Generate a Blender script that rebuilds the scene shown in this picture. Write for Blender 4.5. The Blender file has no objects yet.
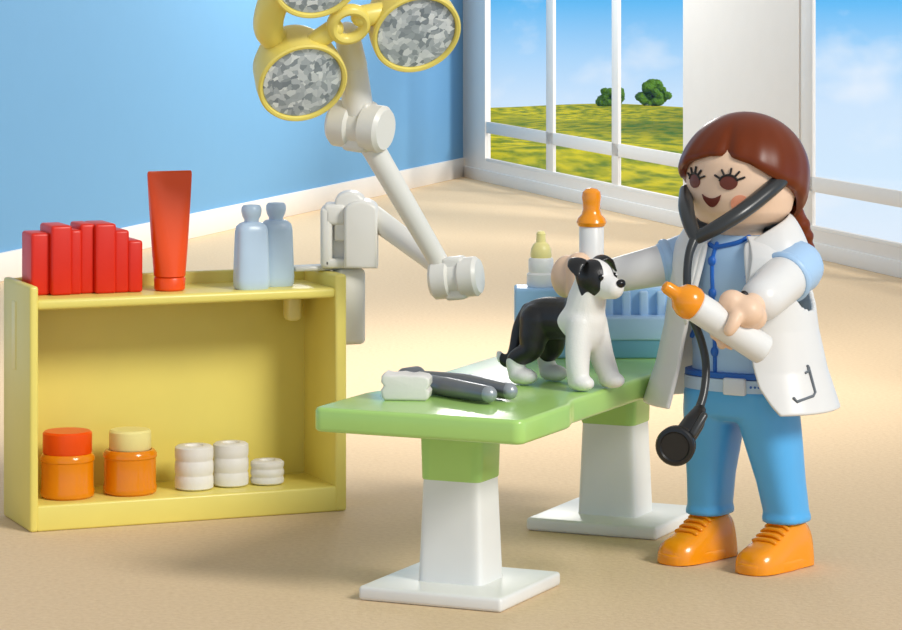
import bpy, bmesh, math, random
from math import sin, cos, pi, radians, sqrt, exp
from mathutils import Vector, Matrix
random.seed(7)
scn = bpy.context.scene
COL = scn.collection

# ------------------------------------------------------------------ camera model
F, CX, HY, HC = 3200.0, 451.0, -40.0, 2.28      # focal (px), centre column, eye-level row, eye height
def at(px, py, D):                               # point seen at a pixel, at distance D
    return Vector(((px-CX)*D/F, D, HC-(py-HY)*D/F))
def on(px, py, z=0.0):                           # point seen at a pixel, at height z
    return at(px, py, F*(HC-z)/(py-HY))

# ------------------------------------------------------------------ materials
def lin(c):
    return tuple((v/255/12.92 if v/255 <= .04045 else ((v/255+.055)/1.055)**2.4) for v in c)+(1,)
def pmat(name, rgb, rough=.4, var=.06, scale=6, spec=.5, metallic=0, trans=0, sss=0, bump=0, bscale=60, coat=0):
    m = bpy.data.materials.new(name); m.use_nodes = True
    nt = m.node_tree; b = nt.nodes['Principled BSDF']
    tc = nt.nodes.new('ShaderNodeTexCoord'); n = nt.nodes.new('ShaderNodeTexNoise')
    n.inputs['Scale'].default_value = scale; n.inputs['Detail'].default_value = 3
    nt.links.new(tc.outputs['Object'], n.inputs['Vector'])
    mx = nt.nodes.new('ShaderNodeMix'); mx.data_type = 'RGBA'
    c = lin(rgb)
    mx.inputs[6].default_value = tuple(max(0, v*(1-var)) for v in c[:3])+(1,)
    mx.inputs[7].default_value = tuple(min(1, v*(1+var)) for v in c[:3])+(1,)
    nt.links.new(n.outputs['Fac'], mx.inputs[0]); nt.links.new(mx.outputs[2], b.inputs['Base Color'])
    b.inputs['Roughness'].default_value = rough; b.inputs['Specular IOR Level'].default_value = spec
    b.inputs['Metallic'].default_value = metallic; b.inputs['Transmission Weight'].default_value = trans
    if coat: b.inputs['Coat Weight'].default_value = coat; b.inputs['Coat Roughness'].default_value = .12
    if sss:
        b.inputs['Subsurface Weight'].default_value = sss; b.inputs['Subsurface Radius'].default_value = (.05, .04, .03)
        b.inputs['Subsurface Scale'].default_value = .4
    if bump:
        n2 = nt.nodes.new('ShaderNodeTexNoise'); n2.inputs['Scale'].default_value = bscale; n2.inputs['Detail'].default_value = 4
        bp = nt.nodes.new('ShaderNodeBump'); bp.inputs['Strength'].default_value = bump; bp.inputs['Distance'].default_value = .01
        nt.links.new(tc.outputs['Object'], n2.inputs['Vector']); nt.links.new(n2.outputs['Fac'], bp.inputs['Height'])
        nt.links.new(bp.outputs['Normal'], b.inputs['Normal'])
    return m

M = {}
M['yellow'] = pmat('yellow_plastic', (232, 216, 112), .36, .04)
M['lampyellow'] = pmat('lamp_yellow_plastic', (236, 216, 108), .34, .05)
M['red'] = pmat('red_plastic', (216, 34, 0), .4, .05)
M['orangered'] = pmat('orange_red_plastic', (238, 78, 0), .34, .05)
M['bottleblue'] = pmat('pale_blue_plastic', (190, 211, 230), .3, .05)
M['white'] = pmat('white_plastic', (232, 232, 228), .35, .03)
M['armwhite'] = pmat('lamp_white_plastic', (226, 224, 216), .38, .03)
M['rollwhite'] = pmat('bandage_white', (228, 224, 216), .6, .04, bump=.08)
M['green'] = pmat('green_plastic', (174, 217, 118), .25, .05, coat=.2)
M['amber'] = pmat('amber_clear_plastic', (246, 146, 8), .16, .03, trans=.2)
M['cream'] = pmat('cream_plastic', (238, 226, 150), .35, .04)
M['boxblue'] = pmat('box_blue_plastic', (154, 196, 232), .35, .05)
M['boxlight'] = pmat('box_light_blue_plastic', (176, 208, 236), .35, .05)
M['boxteal'] = pmat('box_teal_plastic', (110, 168, 190), .35, .05)
M['skin'] = pmat('skin_plastic', (240, 204, 172), .42, .03)
M['hair'] = pmat('brown_hair_plastic', (110, 45, 10), .34, .18, spec=.28)
M['shirt'] = pmat('shirt_blue', (172, 206, 238), .38, .04)
M['trim'] = pmat('shirt_trim_blue', (30, 100, 190), .4, .04)
M['pants'] = pmat('trouser_blue', (88, 178, 238), .32, .05)
M['coat'] = pmat('coat_white', (230, 229, 225), .32, .03)
M['belt'] = pmat('belt_pale_blue', (186, 212, 236), .4, .04)
M['buckle'] = pmat('buckle_white', (222, 228, 234), .3, .04)
M['orange'] = pmat('orange_plastic', (246, 152, 14), .25, .05, coat=.3)
M['black'] = pmat('black_rubber', (28, 28, 28), .3, .1)
M['tubing'] = pmat('charcoal_tubing', (50, 52, 52), .3, .12)
M['eye'] = pmat('brown_print', (105, 42, 20), .4, .03)
M['ink'] = pmat('black_print', (30, 22, 20), .5, .03)
M['cheek'] = pmat('cheek_blush', (240, 158, 122), .45, .03)
M['mouth'] = pmat('mouth_print', (110, 40, 25), .4, .03)
M['pocketline'] = pmat('grey_print', (105, 112, 118), .5, .03)
M['grey'] = pmat('graphite_metallic', (122, 126, 130), .28, .2, metallic=.5)
M['greylight'] = pmat('light_graphite', (165, 170, 174), .3, .1, metallic=.4)
M['nose'] = pmat('nose_black', (16, 16, 16), .18, .02)
M['frame'] = pmat('window_paint', (240, 235, 228), .5, .02)
M['wallwhite'] = pmat('wall_paint_white', (240, 233, 224), .7, .02, bump=.1)
M['wallblue'] = pmat('wall_paint_blue', (110, 164, 205), .75, .015, bump=.06)

def foil():
    m = bpy.data.materials.new('crumpled_silver'); m.use_nodes = True
    nt = m.node_tree; b = nt.nodes['Principled BSDF']
    tc = nt.nodes.new('ShaderNodeTexCoord'); n = nt.nodes.new('ShaderNodeTexNoise'); n.inputs['Scale'].default_value = 14
    n.inputs['Detail'].default_value = 4
    v = nt.nodes.new('ShaderNodeTexVoronoi'); v.inputs['Scale'].default_value = 46
    mxv = nt.nodes.new('ShaderNodeMix'); mxv.data_type = 'VECTOR'; mxv.inputs[0].default_value = .06
    nt.links.new(tc.outputs['Object'], n.inputs['Vector']); nt.links.new(tc.outputs['Object'], mxv.inputs[4])
    nt.links.new(n.outputs['Color'], mxv.inputs[5]); nt.links.new(mxv.outputs[1], v.inputs['Vector'])
    sp = nt.nodes.new('ShaderNodeSeparateColor'); nt.links.new(v.outputs['Color'], sp.inputs[0])
    r = nt.nodes.new('ShaderNodeValToRGB'); r.color_ramp.interpolation = 'LINEAR'  # grey cell tones put the crumpled foil's reflections into the base colour
    r.color_ramp.elements[0].position = .0; r.color_ramp.elements[0].color = lin((128, 138, 148))
    r.color_ramp.elements[1].position = 1; r.color_ramp.elements[1].color = lin((236, 240, 244))
    e = r.color_ramp.elements.new(.45); e.color = lin((180, 188, 196))
    nt.links.new(sp.outputs[0], r.inputs[0]); nt.links.new(r.outputs[0], b.inputs['Base Color'])
    b.inputs['Roughness'].default_value = .4; b.inputs['Metallic'].default_value = .1
    bp = nt.nodes.new('ShaderNodeBump'); bp.inputs['Strength'].default_value = .5; bp.inputs['Distance'].default_value = .02
    nt.links.new(sp.outputs[1], bp.inputs['Height']); nt.links.new(bp.outputs['Normal'], b.inputs['Normal'])
    return m
M['foil'] = foil()

def floor_mat():
    m = bpy.data.materials.new('sand_carpet'); m.use_nodes = True
    nt = m.node_tree; b = nt.nodes['Principled BSDF']
    tc = nt.nodes.new('ShaderNodeTexCoord')
    n = nt.nodes.new('ShaderNodeTexNoise'); n.inputs['Scale'].default_value = 45; n.inputs['Detail'].default_value = 3
    n2 = nt.nodes.new('ShaderNodeTexNoise'); n2.inputs['Scale'].default_value = .5; n2.inputs['Detail'].default_value = 2
    nt.links.new(tc.outputs['Object'], n.inputs['Vector']); nt.links.new(tc.outputs['Object'], n2.inputs['Vector'])
    a = nt.nodes.new('ShaderNodeMix'); a.data_type = 'RGBA'
    a.inputs[6].default_value = lin((208, 180, 142)); a.inputs[7].default_value = lin((232, 208, 172))
    nt.links.new(n.outputs['Fac'], a.inputs[0])
    c = nt.nodes.new('ShaderNodeMix'); c.data_type = 'RGBA'; c.blend_type = 'MULTIPLY'; c.inputs[0].default_value = .25
    nt.links.new(a.outputs[2], c.inputs[6]); nt.links.new(n2.outputs['Color'], c.inputs[7])
    nt.links.new(a.outputs[2], b.inputs['Base Color'])
    b.inputs['Roughness'].default_value = .75; b.inputs['Specular IOR Level'].default_value = .25
    bp = nt.nodes.new('ShaderNodeBump'); bp.inputs['Strength'].default_value = .25; bp.inputs['Distance'].default_value = .01
    nt.links.new(n.outputs['Fac'], bp.inputs['Height']); nt.links.new(bp.outputs['Normal'], b.inputs['Normal'])
    return m
M['floor'] = floor_mat()

def meadow_mat():
    m = bpy.data.materials.new('meadow'); m.use_nodes = True
    nt = m.node_tree; b = nt.nodes['Principled BSDF']
    tc = nt.nodes.new('ShaderNodeTexCoord')
    def noise(s, d, stretch=None):
        n = nt.nodes.new('ShaderNodeTexNoise'); n.inputs['Scale'].default_value = s; n.inputs['Detail'].default_value = d
        if stretch:
            mp = nt.nodes.new('ShaderNodeMapping'); mp.inputs['Scale'].default_value = stretch
            nt.links.new(tc.outputs['Object'], mp.inputs['Vector']); nt.links.new(mp.outputs[0], n.inputs['Vector'])
        else: nt.links.new(tc.outputs['Object'], n.inputs['Vector'])
        return n
    big = noise(.07, 2, (1.3, .3, 1)); fine = noise(2.4, 6, (1, .25, 1))
    r1 = nt.nodes.new('ShaderNodeValToRGB'); r1.color_ramp.elements[0].position = .36; r1.color_ramp.elements[1].position = .6
    r1.color_ramp.elements[0].color = lin((122, 146, 18)); r1.color_ramp.elements[1].color = lin((236, 222, 10))
    nt.links.new(fine.outputs['Fac'], r1.inputs[0])
    r2 = nt.nodes.new('ShaderNodeValToRGB'); r2.color_ramp.elements[0].position = .4; r2.color_ramp.elements[1].position = .62
    r2.color_ramp.elements[0].color = lin((70, 120, 20)); r2.color_ramp.elements[1].color = lin((150, 152, 14))
    nt.links.new(fine.outputs['Fac'], r2.inputs[0])
    th = nt.nodes.new('ShaderNodeValToRGB'); th.color_ramp.elements[0].position = .40; th.color_ramp.elements[1].position = .54
    nt.links.new(big.outputs['Fac'], th.inputs[0])
    mx = nt.nodes.new('ShaderNodeMix'); mx.data_type = 'RGBA'
    nt.links.new(th.outputs[0], mx.inputs[0]); nt.links.new(r2.outputs[0], mx.inputs[6]); nt.links.new(r1.outputs[0], mx.inputs[7])
    nt.links.new(mx.outputs[2], b.inputs['Base Color']); b.inputs['Roughness'].default_value = .9
    b.inputs['Specular IOR Level'].default_value = .1
    return m
M['meadow'] = meadow_mat()
M['leaf'] = pmat('leaf_green', (92, 134, 28), .8, .5, 6, spec=.1, bump=.8, bscale=8)
M['bark'] = pmat('bark', (70, 52, 30), .9, .2)

def glass_mat():
    m = bpy.data.materials.new('window_glass'); m.use_nodes = True
    nt = m.node_tree; nt.nodes.clear()
    o = nt.nodes.new('ShaderNodeOutputMaterial'); t = nt.nodes.new('ShaderNodeBsdfTransparent')
    g = nt.nodes.new('ShaderNodeBsdfGlossy'); g.inputs['Roughness'].default_value = .05
    mx = nt.nodes.new('ShaderNodeMixShader'); mx.inputs[0].default_value = .03
    nt.links.new(t.outputs[0], mx.inputs[1]); nt.links.new(g.outputs[0], mx.inputs[2]); nt.links.new(mx.outputs[0], o.inputs[0])
    return m
M['glass'] = glass_mat()

def attr_mat():
    m = bpy.data.materials.new('black_and_white_fur'); m.use_nodes = True
    nt = m.node_tree; b = nt.nodes['Principled BSDF']
    a = nt.nodes.new('ShaderNodeAttribute'); a.attribute_name = 'fur'
    r = nt.nodes.new('ShaderNodeValToRGB'); r.color_ramp.elements[0].position = .42; r.color_ramp.elements[1].position = .58
    r.color_ramp.elements[0].color = lin((236, 234, 228)); r.color_ramp.elements[1].color = lin((26, 26, 26))
    nt.links.new(a.outputs['Fac'], r.inputs[0]); nt.links.new(r.outputs[0], b.inputs['Base Color'])
    b.inputs['Roughness'].default_value = .4
    tc = nt.nodes.new('ShaderNodeTexCoord'); n2 = nt.nodes.new('ShaderNodeTexNoise'); n2.inputs['Scale'].default_value = 160
    bp = nt.nodes.new('ShaderNodeBump'); bp.inputs['Strength'].default_value = .25; bp.inputs['Distance'].default_value = .004
    nt.links.new(tc.outputs['Object'], n2.inputs['Vector']); nt.links.new(n2.outputs['Fac'], bp.inputs['Height'])
    nt.links.new(bp.outputs['Normal'], b.inputs['Normal'])
    return m
M['fur'] = attr_mat()

# ------------------------------------------------------------------ geometry helpers: a geo is (verts, faces)
def join(*gs):
    V, Fc = [], []
    for v, f in gs:
        o = len(V); V += [Vector(p) for p in v]; Fc += [tuple(i+o for i in q) for q in f]
    return V, Fc
def xf(g, m):
    return [m @ Vector(p) for p in g[0]], g[1]
def mv(g, x, y, z): return xf(g, Matrix.Translation((x, y, z)))
def loft(rings, cap=True, closed=True):
    n = len(rings[0]); V = [Vector(p) for r in rings for p in r]; Fc = []
    for i in range(len(rings)-1):
        for j in range(n if closed else n-1):
            a, b = i*n+j, i*n+(j+1) % n
            Fc.append((a, b, b+n, a+n))
    if cap:
        Fc.append(tuple(range(n))[::-1]); Fc.append(tuple((len(rings)-1)*n+j for j in range(n)))
    return V, Fc
def sring(cx, cy, z, a, b, e=2.0, n=36):
    out = []
    for k in range(n):
        t = 2*pi*k/n; c, s = cos(t), sin(t)
        out.append(Vector((cx+a*math.copysign(abs(c)**(2/e), c), cy+b*math.copysign(abs(s)**(2/e), s), z)))
    return out
def lathe(prof, n=40):
    rings = []; 
    for r, z in prof: rings.append([Vector((max(r, 1e-5)*cos(2*pi*k/n), max(r, 1e-5)*sin(2*pi*k/n), z)) for k in range(n)])
    return loft(rings)
def smoothpath(pts, rad, sub=8):
    pts = [Vector(p) for p in pts]; P, R = [], []
    for i in range(len(pts)-1):
        p0 = pts[max(i-1, 0)]; p1 = pts[i]; p2 = pts[i+1]; p3 = pts[min(i+2, len(pts)-1)]
        for k in range(sub):
            t = k/sub
            P.append(.5*((2*p1)+(p2-p0)*t+(2*p0-5*p1+4*p2-p3)*t*t+(3*p1-p0-3*p2+p3)*t**3)); R.append(rad[i]*(1-t)+rad[i+1]*t)
    P.append(pts[-1]); R.append(rad[-1]); return P, R
def tube(pts, rad, n=16, smooth=True, rounded=True, flat=1.0, up=None):
    if not isinstance(rad, (list, tuple)): rad = [rad]*len(pts)
    if smooth and len(pts) > 2: P, R = smoothpath(pts, rad)
    else: P, R = [Vector(p) for p in pts], list(rad)
    if rounded:
        d0 = (P[0]-P[1]).normalized(); d1 = (P[-1]-P[-2]).normalized(); r0, r1 = R[0], R[-1]; p0, p1 = P[0], P[-1]
        pre = [(p0+d0*r0*sin(a), r0*cos(a)) for a in (1.5, 1.2, .8, .4)]; post = [(p1+d1*r1*sin(a), r1*cos(a)) for a in (.4, .8, 1.2, 1.5)]
        P = [p for p, _ in pre]+P+[p for p, _ in post]; R = [r for _, r in pre]+R+[r for _, r in post]
    rings = []; ref = Vector(up) if up else None
    nrm = None
    for i, p in enumerate(P):
        t = (P[min(i+1, len(P)-1)]-P[max(i-1, 0)]).normalized()
        if nrm is None:
            a = ref or (Vector((0, 0, 1)) if abs(t.z) < .9 else Vector((1, 0, 0)))
            nrm = (a-t*a.dot(t)).normalized()
        else: nrm = (nrm-t*nrm.dot(t)).normalized()
        bn = t.cross(nrm)
        rings.append([p+(nrm*cos(2*pi*k/n)*flat+bn*sin(2*pi*k/n))*R[i] for k in range(n)])
    return loft(rings)
def ellip(c, r, n=20, m=12):
    c = Vector(c); rings = []
    for i in range(m+1):
        t = pi*(i/m); s = max(sin(t), .002)
        rings.append([c+Vector((r[0]*s*cos(2*pi*k/n), r[1]*s*sin(2*pi*k/n), -r[2]*cos(t))) for k in range(n)])
    return loft(rings)
def from_bm(bm):
    bm.verts.index_update(); g = ([v.co.copy() for v in bm.verts], [tuple(v.index for v in f.verts) for f in bm.faces]); bm.free(); return g
def rbox(x0, x1, y0, y1, z0, z1, bev=.01, seg=3):
    bm = bmesh.new(); bmesh.ops.create_cube(bm, size=1)
    for v in bm.verts: v.co = Vector(((x0+x1)/2+v.co.x*(x1-x0), (y0+y1)/2+v.co.y*(y1-y0), (z0+z1)/2+v.co.z*(z1-z0)))
    if bev: bmesh.ops.bevel(bm, geom=bm.edges[:], offset=bev, segments=seg, profile=.5, affect='EDGES')
    return from_bm(bm)
def prism(poly, z0, z1, bev=.01, seg=3):                 # outline in x,y extruded in z
    bm = bmesh.new(); vs = [bm.verts.new((x, y, z0)) for x, y in poly]; f = bm.faces.new(vs)
    r = bmesh.ops.extrude_face_region(bm, geom=[f])
    for v in r['geom']:
        if isinstance(v, bmesh.types.BMVert): v.co.z = z1
    bmesh.ops.recalc_face_normals(bm, faces=bm.faces[:])
    if bev:
        ed = [e for e in bm.edges if abs(e.verts[0].co.z-e.verts[1].co.z) < 1e-6]
        bmesh.ops.bevel(bm, geom=ed, offset=bev, segments=seg, profile=.5, affect='EDGES')
    return from_bm(bm)
def mesh(name, g, mat=None, sharp=38):
    me = bpy.data.meshes.new(name); me.from_pydata([tuple(v) for v in g[0]], [], g[1]); me.validate()
    bm = bmesh.new(); bm.from_mesh(me); bmesh.ops.recalc_face_normals(bm, faces=bm.faces[:]); bm.to_mesh(me); bm.free()
    for p in me.polygons: p.use_smooth = True
    me.set_sharp_from_angle(angle=radians(sharp))
    if mat: me.materials.append(M[mat])
    return me
def obj(name, g, mat=None, parent=None, sharp=38):
    me = g if isinstance(g, bpy.types.Mesh) else mesh(name, g, mat, sharp)
    o = bpy.data.objects.new(name, me); COL.objects.link(o)
    if parent: o.parent = parent
    return o
def fuse(name, g, mat, voxel, it=6, fac=.5):             # one continuous skin over overlapping shapes
    o = obj('tmp', g); r = o.modifiers.new('r', 'REMESH'); r.mode = 'VOXEL'; r.voxel_size = voxel
    s = o.modifiers.new('s', 'SMOOTH'); s.iterations = it; s.factor = fac
    dg = bpy.context.evaluated_depsgraph_get(); me = bpy.data.meshes.new_from_object(o.evaluated_get(dg))
    old = o.data; bpy.data.objects.remove(o); bpy.data.meshes.remove(old)
    me.name = name; me.materials.clear(); me.materials.append(M[mat])
    for p in me.polygons: p.use_smooth = True
    return me
def thing(name, label, cat, loc=(0, 0, 0), rz=0, group=None):
    o = bpy.data.objects.new(name, None); COL.objects.link(o); o.location = loc; o.rotation_euler = (0, 0, rz)
    o.empty_display_size = .1
    return tag(o, label, cat, group)
def tag(o, label, cat, group=None):
    o['label'] = label; o['category'] = cat
    if group: o['group'] = group
    return o
def struct(name, g, mat, parent=None, sharp=38):
    o = obj(name, g, mat, parent, sharp)
    if not parent: o['kind'] = 'structure'
    return o

def interp(tab, z):
    if z <= tab[0][0]: return tab[0][1:]
    for t0, t1 in zip(tab, tab[1:]):
        if t0[0] <= z <= t1[0]:
            u = (z-t0[0])/(t1[0]-t0[0]); return tuple(a+(b-a)*u for a, b in zip(t0[1:], t1[1:]))
    return tab[-1][1:]
# ------------------------------------------------------------------ the room
corner = on(463, 176.5); rfar = on(902, 278); lfar = on(0, 281)
rd = (rfar-corner).normalized(); ld = (lfar-corner).normalized()
ro = Vector((-rd.y, rd.x, 0))                            # outward side of the window wall
if ro.x < 0: ro = -ro
lo = Vector((-ld.y, ld.x, 0))
if lo.x > 0: lo = -lo
LR, LL = 20.0, 17.0
def wallx(px):                                           # distance along the window wall seen at a column
    k = (px-CX)/F; return (k*corner.y-corner.x)/(rd.x-k*rd.y)
def wallz(px, py):
    D = (corner+rd*wallx(px)).y; return HC-(py-HY)*D/F
def wbox(t0, t1, z0, z1, d0=0, d1=.06, bev=0, base=corner, d=rd, o=ro):
    g = rbox(t0, t1, d0, d1, z0, z1, bev, 2)
    m = Matrix(((d.x, o.x, 0, base.x), (d.y, o.y, 0, base.y), (0, 0, 1, 0), (0, 0, 0, 1)))
    return xf(g, m)
fl = [corner+rd*-.3+ro*.3, corner+rd*LR+ro*.3, Vector((7.5, 2, 0)), Vector((-7.5, 2, 0)), corner+ld*LL+lo*.3, corner+lo*.4]
fv = [Vector((p.x, p.y, 0)) for p in fl]; nb = len(fv)
struct('floor', (fv+[p+Vector((0, 0, -.1)) for p in fv], [tuple(range(nb)), tuple(range(2*nb-1, nb-1, -1))]+[(i, (i+1) % nb, (i+1) % nb+nb, i+nb) for i in range(nb)]), 'floor')
struct('wall_left', wbox(-.05, LL, 0, 3.6, 0, .12, 0, corner, ld, lo), 'wallblue')
struct('baseboard_left', wbox(-.02, LL, 0, .2, -.03, .01, .006, corner, ld, lo), 'frame')

tA, tB, tC, tD = wallx(485), wallx(683), wallx(811), LR-1
zs = (wallz(485, 161)+wallz(683, 202)+wallz(811, 230)+wallz(902, 248))/4
zr0 = (wallz(485, 134)+wallz(683, 178)+wallz(811, 180))/3; zr1 = (wallz(485, 124)+wallz(683, 165)+wallz(811, 162))/3
ZT, ZW = 3.1, 3.6
struct('wall_right', join(wbox(0, LR, 0, zs), wbox(0, tA, zs, ZT), wbox(tB, wallx(799), zs, ZT), wbox(LR-1, LR, zs, ZT), wbox(0, LR, ZT, ZW)), 'wallwhite')
def window(name, t0, t1, mulls, w):
    g = [wbox(t0, t1, zr0, zr1, .01, .04, .004), wbox(t0, t1, zs, zs+.03, .005, .045, .004), wbox(t0, t1, ZT-.08, ZT, .005, .045, .004)]
    for a, b in mulls: g.append(wbox(a, b, zs, ZT, .01, .04, .004))
    fr = struct(name, join(*g), 'frame')
    cuts = sorted([t0]+[v for ab in mulls for v in ab]+[t1])
    for i in range(0, len(cuts)-1):
        a, b = cuts[i], cuts[i+1]
        if b-a < .3 or any(abs(a-m0) < 1e-6 and abs(b-m1) < 1e-6 for m0, m1 in mulls): continue
        obj('window_pane', wbox(a, b, zr1, ZT, .022, .026), 'glass', fr)
        obj('window_pane', wbox(a, b, zs, zr0, .022, .026), 'glass', fr)
    return fr
window('window_1', tA, tB, [(wallx(545), wallx(552)), (wallx(610.5), wallx(617))], .1)
window('window_2', wallx(799), tD, [(wallx(799), tC), (wallx(925), wallx(940))], .1)
struct('baseboard_right', wbox(.02, LR, 0, .12, -.02, .005, .005), 'frame')

# the meadow beyond the window wall, falling away to a ridge
V, Fc = [], []; NX, NY = 90, 110
def hillz(x, y):
    z = .58-.0349*y
    z += .16*sin(x*.22+.6)*sin(y*.09)+.10*sin(x*.5+y*.11)
    z += .35*exp(-((y-56-x*1.6)/7)**2)
    if y > 150: z -= .02*(y-150)**2
    e = max(0, (x-.078*y)/(.03*y)); z -= min(e, 1.6)**2*(.045*y+2)
    return z
for j in range(NY+1):
    for i in range(NX+1):
        y = 34.6+j*(172-34.6)/NY*(.35+.65*j/NY); x0 = -.6-.06*(y-34); x1 = .15*y+6
        x = x0+(x1-x0)*i/NX; V.append(Vector((x, y, hillz(x, y))))
for j in range(NY):
    for i in range(NX):
        a = j*(NX+1)+i; Fc.append((a, a+1, a+NX+2, a+NX+1))
me = bpy.data.objects.new('meadow_hill', mesh('meadow_hill', (V, Fc), 'meadow', 80)); COL.objects.link(me); me['kind'] = 'structure'

def tree(px0, px1, pytop, D, label, seed, shape):
    rnd = random.Random(seed); X = ((px0+px1)/2-CX)*D/F; w = (px1-px0)*D/F; zb = hillz(X, D)-.05
    zt = HC-(pytop-HY)*D/F; h = zt-zb
    t = thing('tree', label, 'tree', (X, D, zb))
    g = []
    for k in range(70):
        a = rnd.uniform(0, 2*pi); u = rnd.uniform(.12, .93); rr = sqrt(rnd.random())*shape(u)*w*.5
        s = rnd.uniform(.09, .15)*w
        g.append(ellip((rr*cos(a), rr*sin(a), u*h), (s, s, s*.85), 10, 7))
    cr = fuse('crown', join(*g), 'leaf', w*.03, 2)
    for v in cr.vertices: v.co += v.normal*rnd.uniform(-.03, .03)*w
    obj('crown', cr, None, t)
    obj('trunk', tube([(0, 0, -.1), (0.01*w, 0, .3*h), (0, 0, .6*h)], [.06*w, .045*w, .03*w]), 'bark', t)
tree(597, 626, 89, 146, 'low domed green tree on the hilltop behind the window bar', 3, lambda u: sqrt(max(0, 1-u*u*.8)))
tree(637, 668, 80, 146, 'taller lumpy green tree on the hilltop, right of the other', 5, lambda u: .45+.55*sin(pi*min(1, u*1.1+.1)))

# ------------------------------------------------------------------ cabinet
A = on(30, 533); B = on(347, 511); ang = math.atan2(B.y-A.y, B.x-A.x); W = (B-A).length; DEP, H, SH = .43, .98, .925
e = Vector((cos(ang), sin(ang), 0)); wv = Vector((-sin(ang), cos(ang), 0))
def cab(s, d, z=0): return A+e*s+wv*d+Vector((0, 0, z))
cb = thing('shelf_cabinet', 'low pale yellow open-fronted cabinet standing on the floor', 'cabinet', A, ang)
T = .05
def side_panel(x0, x1, slot):
    return rbox(x0, x1, 0, DEP, 0, H, .012)
obj('side_panel', side_panel(0, .036, 1), 'yellow', cb); obj('side_panel', side_panel(W-T, W, 0), 'yellow', cb)
obj('back_panel', rbox(.028, W-T+.01, DEP-.04, DEP-.005, .02, H-.004, .008), 'yellow', cb)
obj('plinth', rbox(.028, W-T+.01, .004, DEP-.02, 0, .105, .01), 'yellow', cb)
obj('top_shelf', rbox(.028, W-T+.005, .008, DEP-.03, SH-.042, SH, .014), 'yellow', cb)
obj('peg', join(rbox(W-.17, W-.105, .25, .33, SH-.16, SH-.04, .02), ), 'cream', cb)
sl = obj('slot', rbox(-.004, .01, .22, .28, .62, .9, .006), 'cream', cb)

# row of red books (one moulded block of seven volumes)
bk = thing('book_row', 'joined row of glossy red books standing on the cabinet top', 'books', cab(0, 0, SH), ang)
SC = (.51-.075)/(139.5-30)
for p0, p1, h, y0 in ((28.5, 47, .252, .165), (47, 67, .282, .135), (67, 78, .262, .15), (78, 92, .284, .16), (92, 112, .284, .135), (112, 126, .255, .142), (126, 139.5, .212, .137)):
    s0, s1 = .052+(p0-28.5)*SC*1.03, .052+(p1-28.5)*SC*1.03
    obj('book', rbox(s0-.003, s1+.003, y0, .325, 0, h, .012), 'red', bk)
# orange tube
tb = thing('ointment_tube', 'tall orange squeeze tube standing on its cap on the cabinet', 'tube', cab(.632, .17, SH), ang)
rg = []
for k in range(15):
    u = k/14; z = .06+u*.415; a = .064+.031*u; b = .062*(1-u)**.8+.008
    rg.append(sring(0, 0, z, a, b, 2+2.5*u, 40))
rg.append(sring(0, 0, .484, .094, .008, 4.5, 40)); rg.append(sring(0, 0, .49, .090, .005, 4.5, 40))
obj('tube_body', loft(rg), 'orangered', tb)
obj('cap', lathe([(.055, 0), (.063, .006), (.065, .05), (.06, .058), (.05, .062)]), 'orangered', tb)
# pale blue bottles
def med_bottle(s, d, label, k=1.0):
    t = thing('medicine_bottle', label, 'bottle', cab(s, d, SH), ang, None); 
    pr = [(.066, .048, 0), (.072, .053, .01), (.0735, .054, .04), (.066, .05, .235), (.061, .046, .258), (.045, .036, .272), (.030, .030, .276)]
    obj('bottle_body', xf(loft([sring(0, 0, z, a, b, 3.2, 40) for a, b, z in pr]), Matrix.Scale(k, 4)), 'bottleblue', t)
    obj('stopper', xf(lathe([(.03, .27), (.03, .285), (.038, .3), (.042, .318), (.041, .335), (.034, .345), (.0, .348)]), Matrix.Scale(k, 4)), 'bottleblue', t)
med_bottle(.962, .10, 'pale blue flat bottle on the cabinet, left and in front of its twin')
med_bottle(1.095, .175, 'pale blue flat bottle on the cabinet, partly hidden behind its twin')
# jars inside
def jar(s, d, label, lidmat, lr, lh):
    t = thing('pill_jar', label, 'jar', cab(s, d, .105), ang)
    obj('jar_body', lathe([(.0, 0), (.098, 0), (.108, .008), (.11, .03), (.106, .04), (.106, .145), (.11, .15), (.11, .165), (.1, .178), (.09, .18), (.084, .172), (.096, .14), (.096, .02), (.0, .015)]), 'amber', t)
    obj('lid', lathe([(0, .165), (lr-.02, .165), (lr-.004, .178), (lr, .184), (lr, .18+lh-.008), (lr-.008, .18+lh), (0, .18+lh)]), lidmat, t)
jar(.20, .17, 'amber jar with a red-orange lid, on the cabinet floor at left', 'orangered', .1, .088)
jar(.462, .165, 'amber jar with a cream lid, inside the yellow cabinet', 'cream', .086, .08)
def roll(s, d, r, h, n, label):
    pr = [(0, 0)]; 
    for k in range(n):
        z0, z1 = h*k/n, h*(k+1)/n
        pr += [(r-.004, z0+.002), (r-.001, z0+.008), (r, (z0+z1)/2), (r-.001, z1-.008), (r-.004, z1-.002)]
    pr[1] = (r-.012, .001); pr[-1] = (r-.012, h)
    pr += [(r*.5, h), (r*.42, h-.012), (0, h-.012)]
    t = tag(obj('bandage_roll', lathe(pr), 'rollwhite'), label, 'bandage')
    t.location = cab(s, d, .105); t.rotation_euler = (0, 0, ang)
roll(.735, .164, .08, .18, 3, 'tall white bandage roll in the cabinet, next to the cream-lidded jar')
roll(.900, .185, .074, .18, 3, 'tall white bandage roll standing between another tall roll and the short one')
roll(1.055, .171, .07, .1, 3, 'short flat white bandage roll, half the height of its neighbours')

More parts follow.
